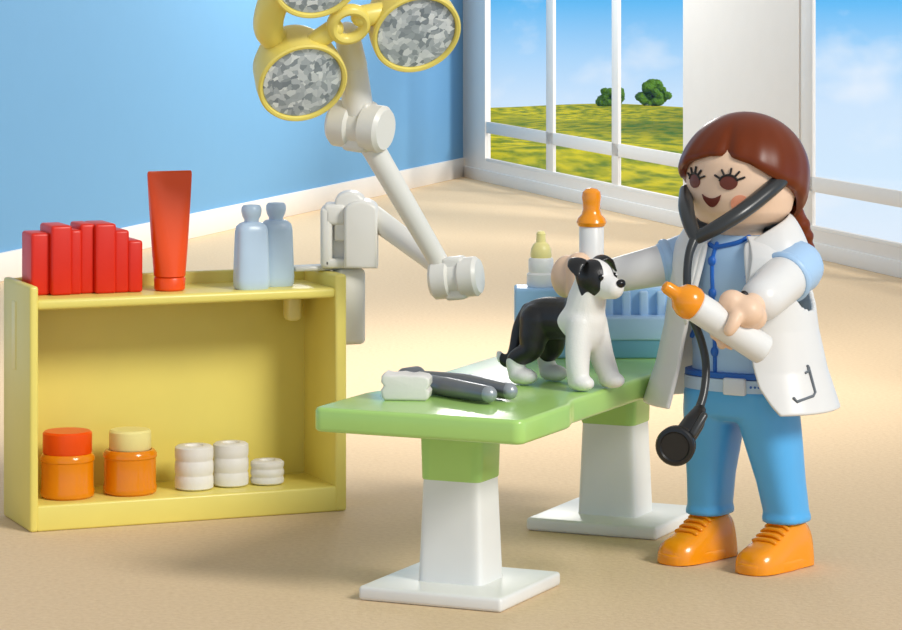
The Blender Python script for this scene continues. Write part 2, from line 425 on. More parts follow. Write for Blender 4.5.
# ------------------------------------------------------------------ surgical lamp clamped to the cabinet side
lp = thing('surgical_lamp', 'white jointed-arm surgical lamp with three yellow silver-faced heads, clamped to the cabinet', 'lamp', cab(W, .2, .67))
lp.rotation_euler = (0, 0, 0); LO = lp.location.copy()
def lw(g): return mv(g, -LO.x, -LO.y, -LO.z)
R2 = Matrix.Rotation(ang, 4, 'Z'); 
def cabg(g): return lw(xf(g, Matrix.Translation(A) @ R2))
DJ = cab(W, .2).y
obj('clamp', join(cabg(rbox(W+.003, W+.125, .10, .21, .672, .99, .022)), cabg(rbox(W-.17, W+.06, .16, .25, H+.001, H+.022, .008))), 'armwhite', lp)
def arch(x0, x1, z0, z1, y0, y1, lobe):
    xm, w = (x0+x1)/2, (x1-x0)/2; pts = [(x0, z0), (x1, z0)]
    for k in range(13):
        a = pi*k/12; pts.append((xm+w*cos(a), z1-w*lobe+w*lobe*sin(a)))
    g = prism(pts, -y1, -y0, .014)
    return xf(g, Matrix(((1, 0, 0, 0), (0, 0, -1, 0), (0, 1, 0, 0), (0, 0, 0, 1))))
DC = 13.42
def lx(px): return (px-CX)*DC/F
def lz(py): return HC-(py-HY)*DC/F
def bxp(x0, x1, ya, yb, d0, d1, b): return rbox(lx(x0), lx(x1), d0, d1, lz(yb), lz(ya), b)
obj('joint', lw(join(bxp(321, 333, 206, 267, DC-.08, DC+.09, .018), bxp(324, 347, 203, 224, DC-.08, DC+.09, .018), bxp(324, 347, 257, 267, DC-.08, DC+.09, .014),
    bxp(326, 350, 210, 262, DC-.035, DC+.09, .01), arch(lx(345), lx(378), lz(266), lz(199), DC-.12, DC+.1, .6), arch(lx(335), lx(365), lz(240), lz(191), DC-.07, DC+.09, .7))), 'armwhite', lp)
p1 = at(374, 217, 13.44); p2 = at(456, 278, 12.98); p3 = at(360, 126, 12.88); p4 = at(347, 34, 12.84)
obj('lower_arm', lw(tube([p1, p2], [.05, .042], smooth=False)), 'armwhite', lp)
def knuckle(c, ax, s):
    c = Vector(c); ax = Vector(ax).normalized(); q = ax.to_track_quat('Z', 'Y').to_matrix().to_4x4()
    g = join(mv(lathe([(0, -.11*s), (.075*s, -.11*s), (.088*s, -.095*s), (.088*s, -.03*s), (.074*s, -.02*s), (.074*s, .02*s), (.088*s, .03*s), (.088*s, .095*s), (.075*s, .11*s), (0, .11*s)], 28), 0, 0, 0),
             rbox(-.05*s, .05*s, -.095*s, .095*s, -.05*s, .05*s, .02*s))
    return xf(g, Matrix.Translation(c) @ q)
obj('joint', lw(knuckle(p2, (1, -.3, .12), .92)), 'armwhite', lp)
obj('middle_arm', lw(tube([p2+Vector((-.05, .02, .03)), p3], [.04, .05], smooth=False)), 'armwhite', lp)
obj('joint', lw(join(knuckle(p3, (1, -.5, -.12), 1.08), )), 'armwhite', lp)
obj('upper_arm', lw(join(tube([p3, at(352, 60, 12.86)], [.066, .056], smooth=False), tube([at(353, 66, 12.86), p4], [.058, .05], smooth=False))), 'armwhite', lp)
# the head: three cups on a web, tilted plane
tau = radians(36); e1 = Vector((.886, 0, .462)).normalized(); cdir = Vector((0, -1, 0)); dd = Vector((.462, 0, -.886)).normalized()
n3 = cdir*cos(tau)+dd*sin(tau); m3 = -dd*cos(tau)+cdir*sin(tau)
hc = at(359, 54, 12.62)
HM = Matrix(((e1.x, m3.x, n3.x, hc.x), (e1.y, m3.y, n3.y, hc.y), (e1.z, m3.z, n3.z, hc.z), (0, 0, 0, 1)))
def hd(g): return lw(xf(g, HM))
cups = [(-.25, 0), (.238, -.045), (0.0, .415)]
web = join(tube([(-.25, .10, -.15), (-.27, .22, -.12), (-.20, .34, -.10), (-.1, .40, -.10)], [.05, .058, .058, .05], flat=1.2),
           tube([(.30, .1, -.10), (.27, .24, -.09), (.13, .38, -.10)], [.055, .05, .05]),
           tube([(-.13, .11, -.06), (-.04, .13, -.05)], .04), tube([(.16, .08, -.06), (.08, .12, -.05)], .045), tube([(0.01, .2, -.05), (0, .27, -.06)], .035))
def torus(R, r, n=40, m=12):
    V = []; Fc = []
    for i in range(n):
        for j in range(m):
            a, b = 2*pi*i/n, 2*pi*j/m; V.append(Vector(((R+r*cos(b))*cos(a), (R+r*cos(b))*sin(a), r*sin(b)*1.3)))
            Fc.append((i*m+j, ((i+1) % n)*m+j, ((i+1) % n)*m+(j+1) % m, i*m+(j+1) % m))
    return V, Fc
obj('lamp_web', hd(join(web, mv(torus(.068, .022), .02, .13, -.03))), 'lampyellow', lp)
for cx_, cy_ in cups:
    c_ = obj('lamp_cup', hd(mv(lathe([(0, -.24), (.085, -.237), (.138, -.215), (.168, -.15), (.18, -.05), (.181, 0), (.174, .006), (.164, .004), (.160, -.006), (.160, -.012), (0, -.012)], 56), cx_, cy_, 0)), 'lampyellow', lp)
    f_ = obj('reflector', hd(mv(lathe([(0, -.02), (.158, -.02), (.158, -.006), (.12, -.003), (0, 0)], 56), cx_, cy_, 0)), 'foil', c_)
    f_['label'] = 'crumpled silver lamp face'

# ------------------------------------------------------------------ examination table
TH = radians(24.3); C1 = Vector((.035, 11.53, 0)); ZU, ZP = .608, .695
tt = thing('exam_table', 'green-topped examination table on two white pedestals', 'table', C1, -TH)
TM = Matrix.Translation(C1) @ Matrix.Rotation(-TH, 4, 'Z')
def tl(x, y, z=0): return TM @ Vector((x, y, z))
def outline(y0, y1, w, wi, ya, yb):
    pts = []
    def arc(cx, cy, r, a0, a1, n=6):
        for k in range(n+1):
            a = radians(a0+(a1-a0)*k/n); pts.append((cx+r*cos(a), cy+r*sin(a)))
    arc(-w+.04, y0+.04, .04, 180, 270); arc(w-.04, y0+.04, .04, 270, 360)
    def step(sgn, up):
        q = []
        for k in range(9):
            u = k/8; s = u*u*(3-2*u); q.append((u, s))
        return q
    for u, s in step(1, 1): pts.append((w-(w-wi)*s, ya+.15*u))
    for u, s in step(1, 1): pts.append((wi+(w-wi)*s, yb+.15*u))
    arc(w-.04, y1-.04, .04, 0, 90); arc(-w+.04, y1-.04, .04, 90, 180)
    for u, s in step(1, 1): pts.append((-(w-(w-wi)*(1-s)) , yb+.15*(1-u)))
    for u, s in step(1, 1): pts.append((-(wi+(w-wi)*s), ya+.15*(1-u)))
    return pts
obj('tabletop', prism(outline(-.39, 1.84, .405, .372, .03, 1.25), ZU, ZP, .016, 4), 'green', tt)
for yc in (0, 1.53):
    cl = obj('column', mv(loft([sring(0, 0, .045, .131, .112, 9, 48), sring(0, 0, .06, .127, .108, 9, 48), sring(0, 0, .43, .113, .095, 9, 48)]), 0, yc, 0), 'white', tt)
    obj('collar', mv(loft([sring(0, 0, .415, .113, .095, 9, 48), sring(0, 0, .42, .117, .099, 9, 48), sring(0, 0, ZU+.002, .122, .103, 9, 48)]), 0, yc, 0), 'green', tt)
    obj('foot_plate', rbox(-.278, .278, yc-.275, yc+.275, 0, .052, .014), 'white', tt)

# white pack and graphite tweezers on the table
wp_ = on(405.5, 401, ZP)
pts = []
for x, z in ((-.085, .008), (-.075, 0), (.072, 0), (.083, .01), (.086, .03), (.078, .042), (.086, .056), (.086, .078), (.075, .088), (.04, .094), (.02, .09), (-.01, .096), (-.05, .092), (-.075, .098), (-.088, .088), (-.09, .066), (-.08, .052), (-.09, .038)): pts.append((x, z))
g = xf(prism(pts, -.11, 0, .01), Matrix(((1, 0, 0, 0), (0, 0, -1, 0), (0, 1, 0, 0), (0, 0, 0, 1))))
wp = tag(obj('bandage_pack', g, 'rollwhite'), 'small white wavy-edged bandage pack on the green table top', 'bandage')
wp.location = (wp_.x, wp_.y, ZP); wp.rotation_euler = (0, 0, radians(-6))
fo = on(452, 392, ZP)
fp = thing('tweezers', 'dark graphite two-pronged tweezers lying beside the white pack', 'tweezers', (fo.x, fo.y, ZP))
def fl_(px, py): q = on(px, py, ZP); return Vector((q.x-fo.x, q.y-fo.y, 0))
j0 = fl_(411, 389); a1 = fl_(487, 404); b1 = fl_(507, 401)
zz = Vector((0, 0, .036))
def prong(a, b, c, mat='grey'):
    return tube([a+zz, b+zz, c+zz], [.03, .037, .031], n=20, flat=.95)
m_a = (j0+a1)*.5+Vector((-.005, -.014, 0)); m_b = (j0+b1)*.5+Vector((.03, .045, 0))
obj('prong', prong(j0, m_a, a1), 'grey', fp); obj('prong', prong(j0+Vector((.025, .03, .0)), m_b, b1), 'grey', fp)
obj('tip', ellip(a1+zz+(a1-j0).normalized()*.012, (.03, .03, .03)), 'greylight', fp); obj('tip', ellip(b1+zz+(b1-j0).normalized()*.012, (.03, .03, .03)), 'greylight', fp)
obj('bridge', tube([j0+zz+Vector((-.02, .01, .006)), j0+zz+Vector((.02, .055, .006))], .036, smooth=False), 'grey', fp)

# ------------------------------------------------------------------ blue case at the far end of the table
bx0, bx1 = at(515, 362, 12.70).x, at(694, 362, 12.70).x; BY = 12.72; BW = bx1-bx0
bc = thing('equipment_case', 'light blue plastic equipment case on the table behind the dog', 'case', (bx0, BY, ZP))
obj('case_body', join(rbox(0, .285, 0, .19, 0, .278, .012), rbox(.27, BW, .1, .19, 0, .27, .01), rbox(BW-.04, BW, 0, .19, 0, .27, .01)), 'boxblue', bc)
obj('front_rail', rbox(.28, BW-.03, -.004, .1, .072, .165, .01), 'boxlight', bc)
obj('base_rail', rbox(.28, BW-.03, .004, .1, 0, .075, .008), 'boxteal', bc)
for x in (.36, .43, .5, .57): obj('rib', rbox(x, x+.035, .07, .11, .15, .26, .008), 'boxlight', bc)
q = at(541, 284, BY+.09)
t = thing('baby_bottle', 'small white feeding bottle with a cream teat, standing on the blue case', 'bottle', (q.x, BY+.09, ZP+.278))
obj('bottle_body', lathe([(0, 0), (.053, 0), (.057, .006), (.057, .05), (.048, .058), (.05, .066), (.05, .108), (.044, .116), (0, .118)]), 'white', t)
obj('teat', lathe([(.04, .112), (.043, .125), (.04, .15), (.032, .168), (.02, .178), (.018, .2), (.019, .212), (.012, .222), (0, .224)]), 'cream', t)

# ------------------------------------------------------------------ dog
fx, fy = .755, -.656
DG = Vector((.428, 11.9, ZP+.005))
dg_ = thing('toy_dog', 'black and white toy dog standing on the green table', 'dog', DG, math.atan2(fy, fx))
def cap(*pr): return tube([p for p, _ in pr], [r for _, r in pr], n=20)
g = [cap(((.075, 0, .25), .086), ((.0, 0, .247), .078), ((-.075, 0, .243), .08), ((-.125, 0, .235), .078)),
     ellip((.095, 0, .245), (.07, .082, .11)), ellip((.11, 0, .20), (.052, .076, .07)),
     cap(((.085, 0, .28), .08), ((.105, 0, .34), .07), ((.12, 0, .39), .06)),
     ellip((.135, 0, .412), (.073, .074, .066)), ellip((.15, 0, .396), (.06, .066, .056)),
     cap(((.16, 0, .388), .054), ((.2, 0, .378), .046), ((.222, 0, .374), .041)), ellip((.2, 0, .358), (.042, .04, .026))]
for sy, px_, py_ in ((-1, .118, -.076), (1, .15, .064)):
    g += [cap(((.097, sy*.038, .24), .054), ((.1+(px_-.1)*.45, py_*.86, .12), .046), ((px_, py_, .045), .040)),
          ellip((px_+.018, py_, .026), (.05, .041, .030)), ellip((px_, py_, .03), (.04, .038, .034))]
for sy, px_, py_ in ((-1, -.162, -.078), (1, -.14, .076)):
    g += [cap(((-.105, sy*.042, .235), .066), ((-.112, sy*.055, .17), .055), ((-.118, sy*.066, .125), .042), ((px_-.018, py_, .085), .034), ((px_-.006, py_, .035), .034)),
          ellip((px_+.026, py_, .027), (.054, .042, .031)), ellip((px_, py_, .03), (.042, .04, .034))]
g += [cap(((-.18, 0, .265), .03), ((-.215, -.01, .2), .027), ((-.225, -.03, .11), .024), ((-.24, -.045, .07), .024), ((-.268, -.055, .085), .019), ((-.275, -.06, .1), .012))]
dm = fuse('body', join(*g), 'fur', .006, 5)
ca = dm.color_attributes.new('fur', 'FLOAT_COLOR', 'POINT')
def clampf(v): return max(0., min(1., v))
for i, v in enumerate(dm.vertices):
    x, y, z = v.co; k = 0.
    if x < .085 and z < .37:
        k = clampf(.5+(.012+.012*sin(z*45)++.022+.10*(z-.25)*(1 if z > .25 else -.3)-x)/.012)
        lz_ = .082+.012*sin(x*60)
        k = min(k, clampf(.5+(z-lz_)/.010)) if x > -.205 else k
        if x < -.262: k = min(k, clampf(.5+(x+.262)/.008+.0))
    if z > .335 and x > .075:
        ed = min((abs(y)-(.012+max(0, .43-z)*.30+max(0, x-.17)*.55))/.010, (x-(.095+max(0, .40-z)*.55))/.012, (z-(.352+.008*sin(x*140)))/.010, (.198-x)/.010)
        if z > .40: ed = min((abs(y)-(.010+max(0, x-.165)*.5))/.008, (.2-x)/.010, (x-(.098-(z-.4)*.9))/.012)
        k = clampf(.5+ed)
    ca.data[i].color = (k, k, k, 1)
obj('body', dm, None, dg_)
for s in (-1, 1):
    er = tube([(.112, s*.044, .466), (.116, s*.074, .474), (.128, s*.10, .458), (.142, s*.112, .432)], [.028, .036, .032, .012], n=16, flat=.35, up=(0, .2, 1))
    obj('ear', er, 'black', dg_)['label'] = 'folded black ear'
    obj('eye', ellip((.198, s*.040, .416), (.010, .009, .012)), 'nose', dg_)
    obj('eye_glint', ellip((.206, s*.040, .421), (.004, .004, .004)), 'white', dg_)
obj('nose', ellip((.258, 0, .394), (.016, .021, .016)), 'nose', dg_)['label'] = 'shiny black nose'

# ------------------------------------------------------------------ the toy vet
F0 = Vector(((741-CX)*12.1/F, 12.1, 0)); PHI = radians(-34)
pe = thing('toy_person', 'toy person with brown hair, white coat and blue trousers, standing behind the table', 'toy person', F0, PHI)
PM = (Matrix.Translation(F0) @ Matrix.Rotation(PHI, 4, 'Z')); PI_ = PM.inverted()
def fl2(px, py, D): return PI_ @ at(px, py, D)
HR = Matrix.Rotation(radians(-6), 4, 'Z')
headprof = [(0, 1.27), (.10, 1.274), (.155, 1.294), (.19, 1.335), (.204, 1.39), (.207, 1.45), (.204, 1.52), (.185, 1.58), (.13, 1.63), (0, 1.65)]
def headr(z):
    for (r0, z0), (r1, z1) in zip(headprof, headprof[1:]):
        if z0 <= z <= z1: return r0+(r1-r0)*(z-z0)/(z1-z0)
    return .2
# arms
shR = Vector((-.235, .0, 1.135)); haR = fl2(577, 277, 12.20); wrR = fl2(612, 276, 12.2)
shL = Vector((.236, -.0, 1.13)); haL = fl2(744, 314, 11.68); wrL = fl2(757, 304, 11.72)
# bottles held in the hands
tipL = fl2(663, 285, 11.54); endL = fl2(774, 357, 11.66); axL = (tipL-endL).normalized()
botR = fl2(591.5, 188, 12.2); axR = Vector((0, 0, 1))
def arc_fingers(c, ax, r, a0, a1, n, w, fr, ref):
    ax = Vector(ax).normalized(); u = (ref-ax*ref.dot(ax)).normalized(); v = ax.cross(u); out = []
    for k in range(n):
        off = (k-(n-1)/2)*w; sh = 1-.12*abs(k-1)
        p = [c+ax*off+(u*cos(a0+(a1-a0)*sh*q/6)+v*sin(a0+(a1-a0)*sh*q/6))*r for q in range(7)]
        out.append(tube(p, [fr]*5+[fr*.95, fr*.85], n=12))
    return join(*out)
def grip(c, ax, r, palm, sgn, wrist):
    ax = Vector(ax).normalized(); palm = (palm-ax*palm.dot(ax)).normalized()
    fing = arc_fingers(c, ax, r+.022, 0, sgn*radians(150), 4, .036, .024, palm)
    th = arc_fingers(c+ax*.03, ax, r+.022, 0, -sgn*radians(110), 1, .03, .026, palm)
    pc = c+palm*(r+.03)
    pa = tube([pc-ax*.05, pc+ax*.05], [.05, .05], n=16, smooth=False)
    return join(fing, th, pa, tube([pc, wrist], [.05, .048], n=16, smooth=False))
bcL = endL+axL*.20; cR = Vector((botR.x, botR.y, haR.z))
palmL = fl2(752, 296, 11.62)-bcL
hgL = join(grip(bcL, axL, .052, palmL, 1, wrL), ellip(fl2(744, 312, 11.60), (.074, .06, .062)))
palmR = (PI_ @ (PM @ cR+Vector((-.3, -.3, 0))))-cR
hgR = join(grip(cR, axR, .040, palmR, -1, wrR), ellip(cR+palmR.normalized()*.06, (.06, .06, .085)), ellip(fl2(569, 277, 12.2), (.075, .06, .085)), tube([cR+palmR.normalized()*.07, wrR], .05, smooth=False))
body = [xf(lathe(headprof, 48), HR), tube([(0, 0, 1.15), (0, 0, 1.32)], .085, smooth=False),
        loft([sring(0, 0, .62, .15, .10, 2.6), sring(0, 0, .9, .15, .10, 2.6), sring(0, 0, 1.1, .18, .10, 2.6), sring(0, 0, 1.2, .12, .085, 2.4)]),
        tube([shR, (shR+wrR)*.5, wrR], [.06, .058, .045]), tube([shL, (shL+wrL)*.5, wrL], [.06, .055, .045]), hgL, hgR]
for s in (-1, 1):
    body.append(tube([(s*.1, 0, .68), (s*.135, .025, .4), (s*.16, .06, .2), (s*.165, .05, .10)], [.08, .065, .05, .045]))
obj('body', fuse('body', join(*body), 'skin', .008, 3), None, pe)

# trousers
g = []
for s in (-1, 1):
    rr = []
    for z, cx_, a, b in ((.165, .165, .078, .092), (.172, .165, .083, .097), (.19, .164, .082, .096), (.2, .164, .077, .091), (.32, .15, .081, .102), (.46, .13, .095, .12), (.58, .112, .105, .135), (.66, .10, .11, .14)):
        rr.append(sring(s*cx_, .055*clampf((.6-z)/.4), z, a, b, 2.7))
    g.append(loft(rr))
g.append(loft([sring(0, 0, z, a, b, 2.7) for z, a, b in ((.545, .17, .10), (.57, .2, .135), (.62, .207, .145), (.72, .205, .145))]))
obj('trousers', fuse('trousers', join(*g), 'pants', .009, 3), None, pe)
# shoes
SHP = ((.128, .035, .05), (.122, .06, .10), (.10, .074, .165), (.06, .078, .195), (.0, .078, .185), (-.05, .08, .15), (-.10, .084, .118), (-.15, .085, .098), (-.19, .075, .085), (-.212, .055, .065), (-.22, .03, .04))
def shoe_geo(z0=0, grow=0):
    rr = []
    for y, hw, h in SHP:
        sec = []
        for k in range(20):
            t = pi*k/19; c, s_ = cos(t), sin(t)
            sec.append(Vector((hw*math.copysign(abs(c)**.62, c), y, .004+(h-.004)*abs(s_)**.8)))
        rr.append(sec)
    return loft(rr)
for s, yaw, dy in ((-1, -11, .02), (1, -9, .015)):
    mm = Matrix.Translation((s*.167, dy, 0)) @ Matrix.Rotation(radians(yaw), 4, 'Z')
    sh = obj('shoe', xf(shoe_geo(), mm), 'orange', pe, 50)
    pts = []
    for k in range(28):
        a = 2*pi*k/28; y = -.045+.183*sin(a); 
        wd = .082 if y < -.02 else .078
        pts.append((wd*1.05*math.copysign(abs(cos(a))**.55, cos(a)), y))
    obj('sole', xf(prism(pts, 0, .042, .008), mm), 'orange', sh)
    lc = []
    for k in range(5):
        y = -.005-k*.026
        def top(x, y=y):
            hw, h = interp([(-q[0], q[1], q[2]) for q in SHP], -y); return .004+(h-.004)*max(0, 1-abs(x/hw)**3.2)**.4+.004
        lc.append(tube([(x, y-.004*(1-abs(x)/.05), top(x)) for x in (-.05, -.03, 0, .03, .05)], .0075, n=8))
    obj('laces', xf(join(*lc), mm), 'orange', sh)
# shirt
sz = [(.70, .19, .135), (.8, .187, .135), (.95, .2, .14), (1.08, .225, .145), (1.16, .235, .14), (1.21, .2, .125), (1.245, .12, .095)]
def surf(tab, psi, z, off=0, ex=2.4):
    a, b = interp(tab, z); c, s = cos(psi), sin(psi)
    return Vector(((a+off)*math.copysign(abs(s)**(2/ex), s), -(b+off)*math.copysign(abs(c)**(2/ex), c), z))
st = obj('shirt', join(loft([[surf(sz, 2*pi*k/48, z) for k in range(48)] for z in [.70+.545*i/24 for i in range(25)]]),
    ), 'shirt', pe)
# shoulder caps (short sleeves) and white sleeves
def cone(p, q, r0, r1, t0=0, t1=1, rounded=False): return tube([p+(q-p)*t0, p+(q-p)*t1], [r0, r1], n=28, smooth=False, rounded=rounded)
def rim(p, d, r, w=.012): 
    m = Matrix.Translation(p) @ Vector(d).normalized().to_track_quat('Z', 'Y').to_matrix().to_4x4()
    return xf(torus(r, w, 36, 10), m)
dL, dR = (wrL-shL), (wrR-shR)
obj('short_sleeve', join(tube([shL, shL+dL*.24], [.102, .094], n=28, smooth=False), rim(shL+dL*.27, dL, .09, .013)), 'shirt', pe)
obj('short_sleeve', join(tube([shR+Vector((.0, 0, 0)), shR+dR*.22], [.10, .09], n=28, smooth=False), rim(shR+dR*.26, dR, .083, .014)), 'shirt', pe)
obj('long_sleeve', cone(shL, wrL, .092, .082, .2, .88, True), 'coat', pe)['label'] = 'white sleeve'
obj('long_sleeve', cone(shR, wrR, .083, .066, .15, .97, True), 'coat', pe)['label'] = 'white sleeve'
# shirt trim
tr = []
ps = radians(-8)
tr.append(tube([surf(sz, ps, z, .001) for z in (1.215, 1.15, 1.05, .95, .85, .74)], .008, n=8))
for z in (1.15, 1.03, .93, .81): tr.append(ellip(surf(sz, ps, z, .004), (.016, .012, .02), 14, 8))
for s in (-1, 1): tr.append(tube([surf(sz, ps, 1.2, .002), surf(sz, ps+s*.35, 1.222, .004), surf(sz, ps+s*.75, 1.243, .004)], .009, n=8))
tr.append(tube([surf(sz, radians(-30), .91, .003), surf(sz, radians(-50), .86, .003)], .011, n=8, smooth=False))
tr.append(tube([surf(sz, radians(22), 1.1, .003), surf(sz, radians(27), 1.06, .003)], .009, n=8, smooth=False))
obj('shirt_trim', join(*tr), 'trim', st)['label'] = 'dark blue piping and buttons'
hp = [(.6, .207, .147), (.8, .207, .147)]
obj('waistband', loft([[surf(hp, 2*pi*k/48, z, o, 2.7) for k in range(48)] for z, o in ((.712, -.005), (.715, .006), (.733, .006), (.736, -.01))]), 'trim', pe)
bl = obj('belt', loft([[surf(hp, 2*pi*k/48, z, o, 2.7) for k in range(48)] for z, o in ((.662, -.003), (.664, .008), (.711, .008), (.713, -.003))]), 'belt', pe)
bp_ = surf(hp, radians(10), .688, .01, 2.7)
obj('buckle', xf(rbox(-.045, .045, -.014, .01, -.032, .032, .008), Matrix.Translation(bp_) @ Matrix.Rotation(radians(6), 4, 'Z')), 'buckle', bl)
obj('belt_holes', join(*[ellip(surf(hp, radians(a), .688, .008, 2.7), (.005, .004, .005), 10, 6) for a in (27, 32, 37)]), 'trim', bl)
# coat
cz = [(.6, .375, .29), (.75, .325, .245), (.9, .292, .215), (1.1, .268, .188), (1.17, .258, .172), (1.215, .215, .15), (1.245, .155, .125)]
def th1(z): return radians(18+5*clampf((1.15-z)/.3))
def th2(z): return radians(interp([(.6, 46), (.64, 40), (.7, 33), (.78, 29), (1.1, 26), (1.25, 30)], z)[0])
NA, NZ = 170, 80; V = []; Fc = []
for j in range(NZ+1):
    z = .6+(1.245-.6)*j/NZ
    for i in range(NA+1):
        psi = th2(z)+(2*pi-th1(z)-th2(z))*i/NA; V.append(surf(cz, psi, z, 0, 2.2))
for j in range(NZ):
    z = .6+(1.245-.6)*(j+.5)/NZ
    for i in range(NA):
        psi = math.degrees(th2(z)+(2*pi-th1(z)-th2(z))*(i+.5)/NA)
        hole = ((psi-96)/30)**2+((z-1.085)/.115)**2 < 1 or ((psi-266)/34)**2+((z-1.085)/.125)**2 < 1
        if not hole:
            a = j*(NA+1)+i; Fc.append((a, a+1, a+NA+2, a+NA+1))
co = obj('coat', (V, Fc), 'coat', pe, 60)
sd = co.modifiers.new('thick', 'SOLIDIFY'); sd.thickness = .02; sd.offset = 0
sb = co.modifiers.new('soft', 'SUBSURF'); sb.levels = 1; sb.render_levels = 1
# collar and lapels
V = []; NA2 = 60
def colz(psi_deg):                                       # psi 30..342 through the back at 180
    d = abs(psi_deg-183); return 1.325-.10*clampf((d-70)/85)**1.3
rows = []
for rr_, (k0, k1) in enumerate(((0, 0), (1, .5), (2, 1))):
    row = []
    for i in range(NA2+1):
        pd = 27+(341-27)*i/NA2; psi = radians(pd); u = rr_/2
        fr_ = clampf((abs(pd-184)-105)/48); low = surf(cz, psi, 1.165-.27*fr_**1.5, .012-.004*fr_, 2.2); zt = colz(pd)
        k = 1-.06*clampf((abs(pd-183)-60)/60)
        hi = Vector((.185*sin(psi)*k, -.16*cos(psi)*k, zt))
        mid = (low+hi)*.5; mid = Vector((mid.x*1.02, mid.y*1.02, mid.z+.012))
        row.append((low, mid, hi)[rr_])
    rows.append(row)
cg = loft(rows, cap=False, closed=False)
clr = obj('collar', cg, 'coat', co, 60); sd = clr.modifiers.new('thick', 'SOLIDIFY'); sd.thickness = .026; sd.offset = 0
sb = clr.modifiers.new('soft', 'SUBSURF'); sb.levels = 2; sb.render_levels = 2
pk = tube([surf(cz, radians(a), z, .012, 2.2) for a, z in ((57, .665), (59, .652), (74, .668), (77, .68), (76, .77), (75, .775))], .0055, n=8, smooth=False)
pk2 = tube([surf(cz, radians(a), z, .012, 2.2) for a, z in ((72, .752), (75, .757), (75.5, .775))], .005, n=8, smooth=False)
obj('pocket_line', join(pk, pk2), 'pocketline', co)['label'] = 'grey printed pocket outline'
obj('coat_button', ellip(fl2(744, 296, 11.66)+Vector((0, 0.0, 0)), (.018, .018, .02)), 'ink', co)
# hair
hb = [(-180, 1.28), (-140, 1.30), (-100, 1.36), (-80, 1.41), (-62, 1.445), (-50, 1.46), (-38, 1.495), (-24, 1.525), (0, 1.548), (20, 1.55), (41, 1.522), (61, 1.475), (75, 1.445), (90, 1.42), (105, 1.385), (140, 1.30), (180, 1.28)]
def hairb(a):
    return interp(hb, a)[0]
hair_c = Vector((0, .028, 1.47)); hrx, hry, hrz = .238, .258, .236
NA3, NS = 120, 34
def hair_pt(az, s, inner):
    zb = hairb(az); a = radians(az); sh = .034 if inner else 0
    if zb >= 1.47: thb = math.acos((zb-1.47)/hrz); th = s*thb; z = 1.47+hrz*cos(th); f = sin(th)
    else:
        L1 = hrz*pi/2; L = L1+(1.47-zb); q = s*L
        if q < L1: th = q/hrz; z = 1.47+hrz*cos(th); f = sin(th)
        else: z = 1.47-(q-L1); f = 1-.9*((1.47-z)/.25)**2*.35
    bulge = 1+.065*exp(-((az+34)/26)**2)*s*s+.035*exp(-((az-62)/24)**2)*s*s
    bulge -= .07*exp(-((az-18)/6)**2)*clampf((s-.3)/.4)
    bulge += .007*sin(az*.32+s*5)*clampf(s*1.5-.3)
    if not inner and s > .9: bulge -= .05*((s-.9)/.1)**2
    return Vector((hair_c.x+(hrx*bulge-sh)*f*sin(a), hair_c.y-(hry*bulge-sh)*f*cos(a), z-(sh*.8 if inner and s < .9 else 0)))
rings = []
for i in range(NS+1): rings.append([hair_pt(-180+360*k/NA3, i/NS, False) for k in range(NA3)])
for i in range(NS, -1, -1): rings.append([hair_pt(-180+360*k/NA3, i/NS, True) for k in range(NA3)])
hr = obj('hair', xf(loft(rings), HR), 'hair', pe, 60)
pn = [(.06, .20, 1.36), (.085, .245, 1.31), (.1, .275, 1.265), (.108, .295, 1.22), (.112, .305, 1.175), (.115, .31, 1.135)]
bg = [ellip(p, (.055-.004*k, .05-.003*k, .042-.003*k), 16, 10) for k, p in enumerate(pn)]+[tube(pn, [.05, .045, .04, .036, .03, .02])]
obj('ponytail', fuse('ponytail', join(*bg), 'hair', .006, 2), None, hr)
# face
def facept(az, z, off): 
    a = radians(az); r = headr(z)+off; return HR @ Vector((r*sin(a), -r*cos(a), z))
def patch(az0, z0, poly, off=.004):                      # outline in metres laid on the curved face
    V = [facept(az0, z0, off)]+[facept(az0+math.degrees(x/.205), z0+y, off) for x, y in poly]; n = len(poly)
    ring2 = [facept(az0+math.degrees(.5*x/.205), z0+.5*y, off) for x, y in poly]
    V = [V[0]]+ring2+V[1:]
    Fc = [(0, 1+k, 1+(k+1) % n) for k in range(n)]+[(1+k, 1+n+k, 1+n+(k+1) % n, 1+(k+1) % n) for k in range(n)]
    back = [v-(v-Vector((0, 0, v.z))).normalized()*.008 for v in V[1+n:]]
    o = len(V); V += back; Fc += [(1+n+k, o+k, o+(k+1) % n, 1+n+(k+1) % n) for k in range(n)]
    return V, Fc
def ov(a, b, n=28): return [(a*cos(2*pi*k/n), b*sin(2*pi*k/n)) for k in range(n)]
for s in (-1, 1):
    ey = obj('eye', patch(s*22, 1.452, ov(.034, .027)), 'eye', pe)
    ls = []
    for ang_, l in ((150, .024), (115, .024), (80, .026), (50, .026), (22, .027)):
        c0 = (cos(radians(ang_))*.036, sin(radians(ang_))*.029); c1 = (c0[0]+cos(radians(ang_))*l, c0[1]+sin(radians(ang_))*l*.9)
        ls.append(tube([facept(s*22+math.degrees(x/.205), 1.452+y, .004) for x, y in (c0, ((c0[0]+c1[0])/2, (c0[1]+c1[1])/2), c1)], .0042, n=8))
    up_ = [(cos(radians(a_))*.035, sin(radians(a_))*.028) for a_ in (165, 140, 110, 80, 50, 20)]
    ls.append(tube([facept(s*22+math.degrees(x/.205), 1.452+y, .004) for x, y in up_], .004, n=8))
    obj('eyelashes', join(*ls), 'ink', ey)
    obj('cheek', patch(s*34 if s > 0 else -40, 1.372, ov(.036, .034), .0022), 'cheek', pe)
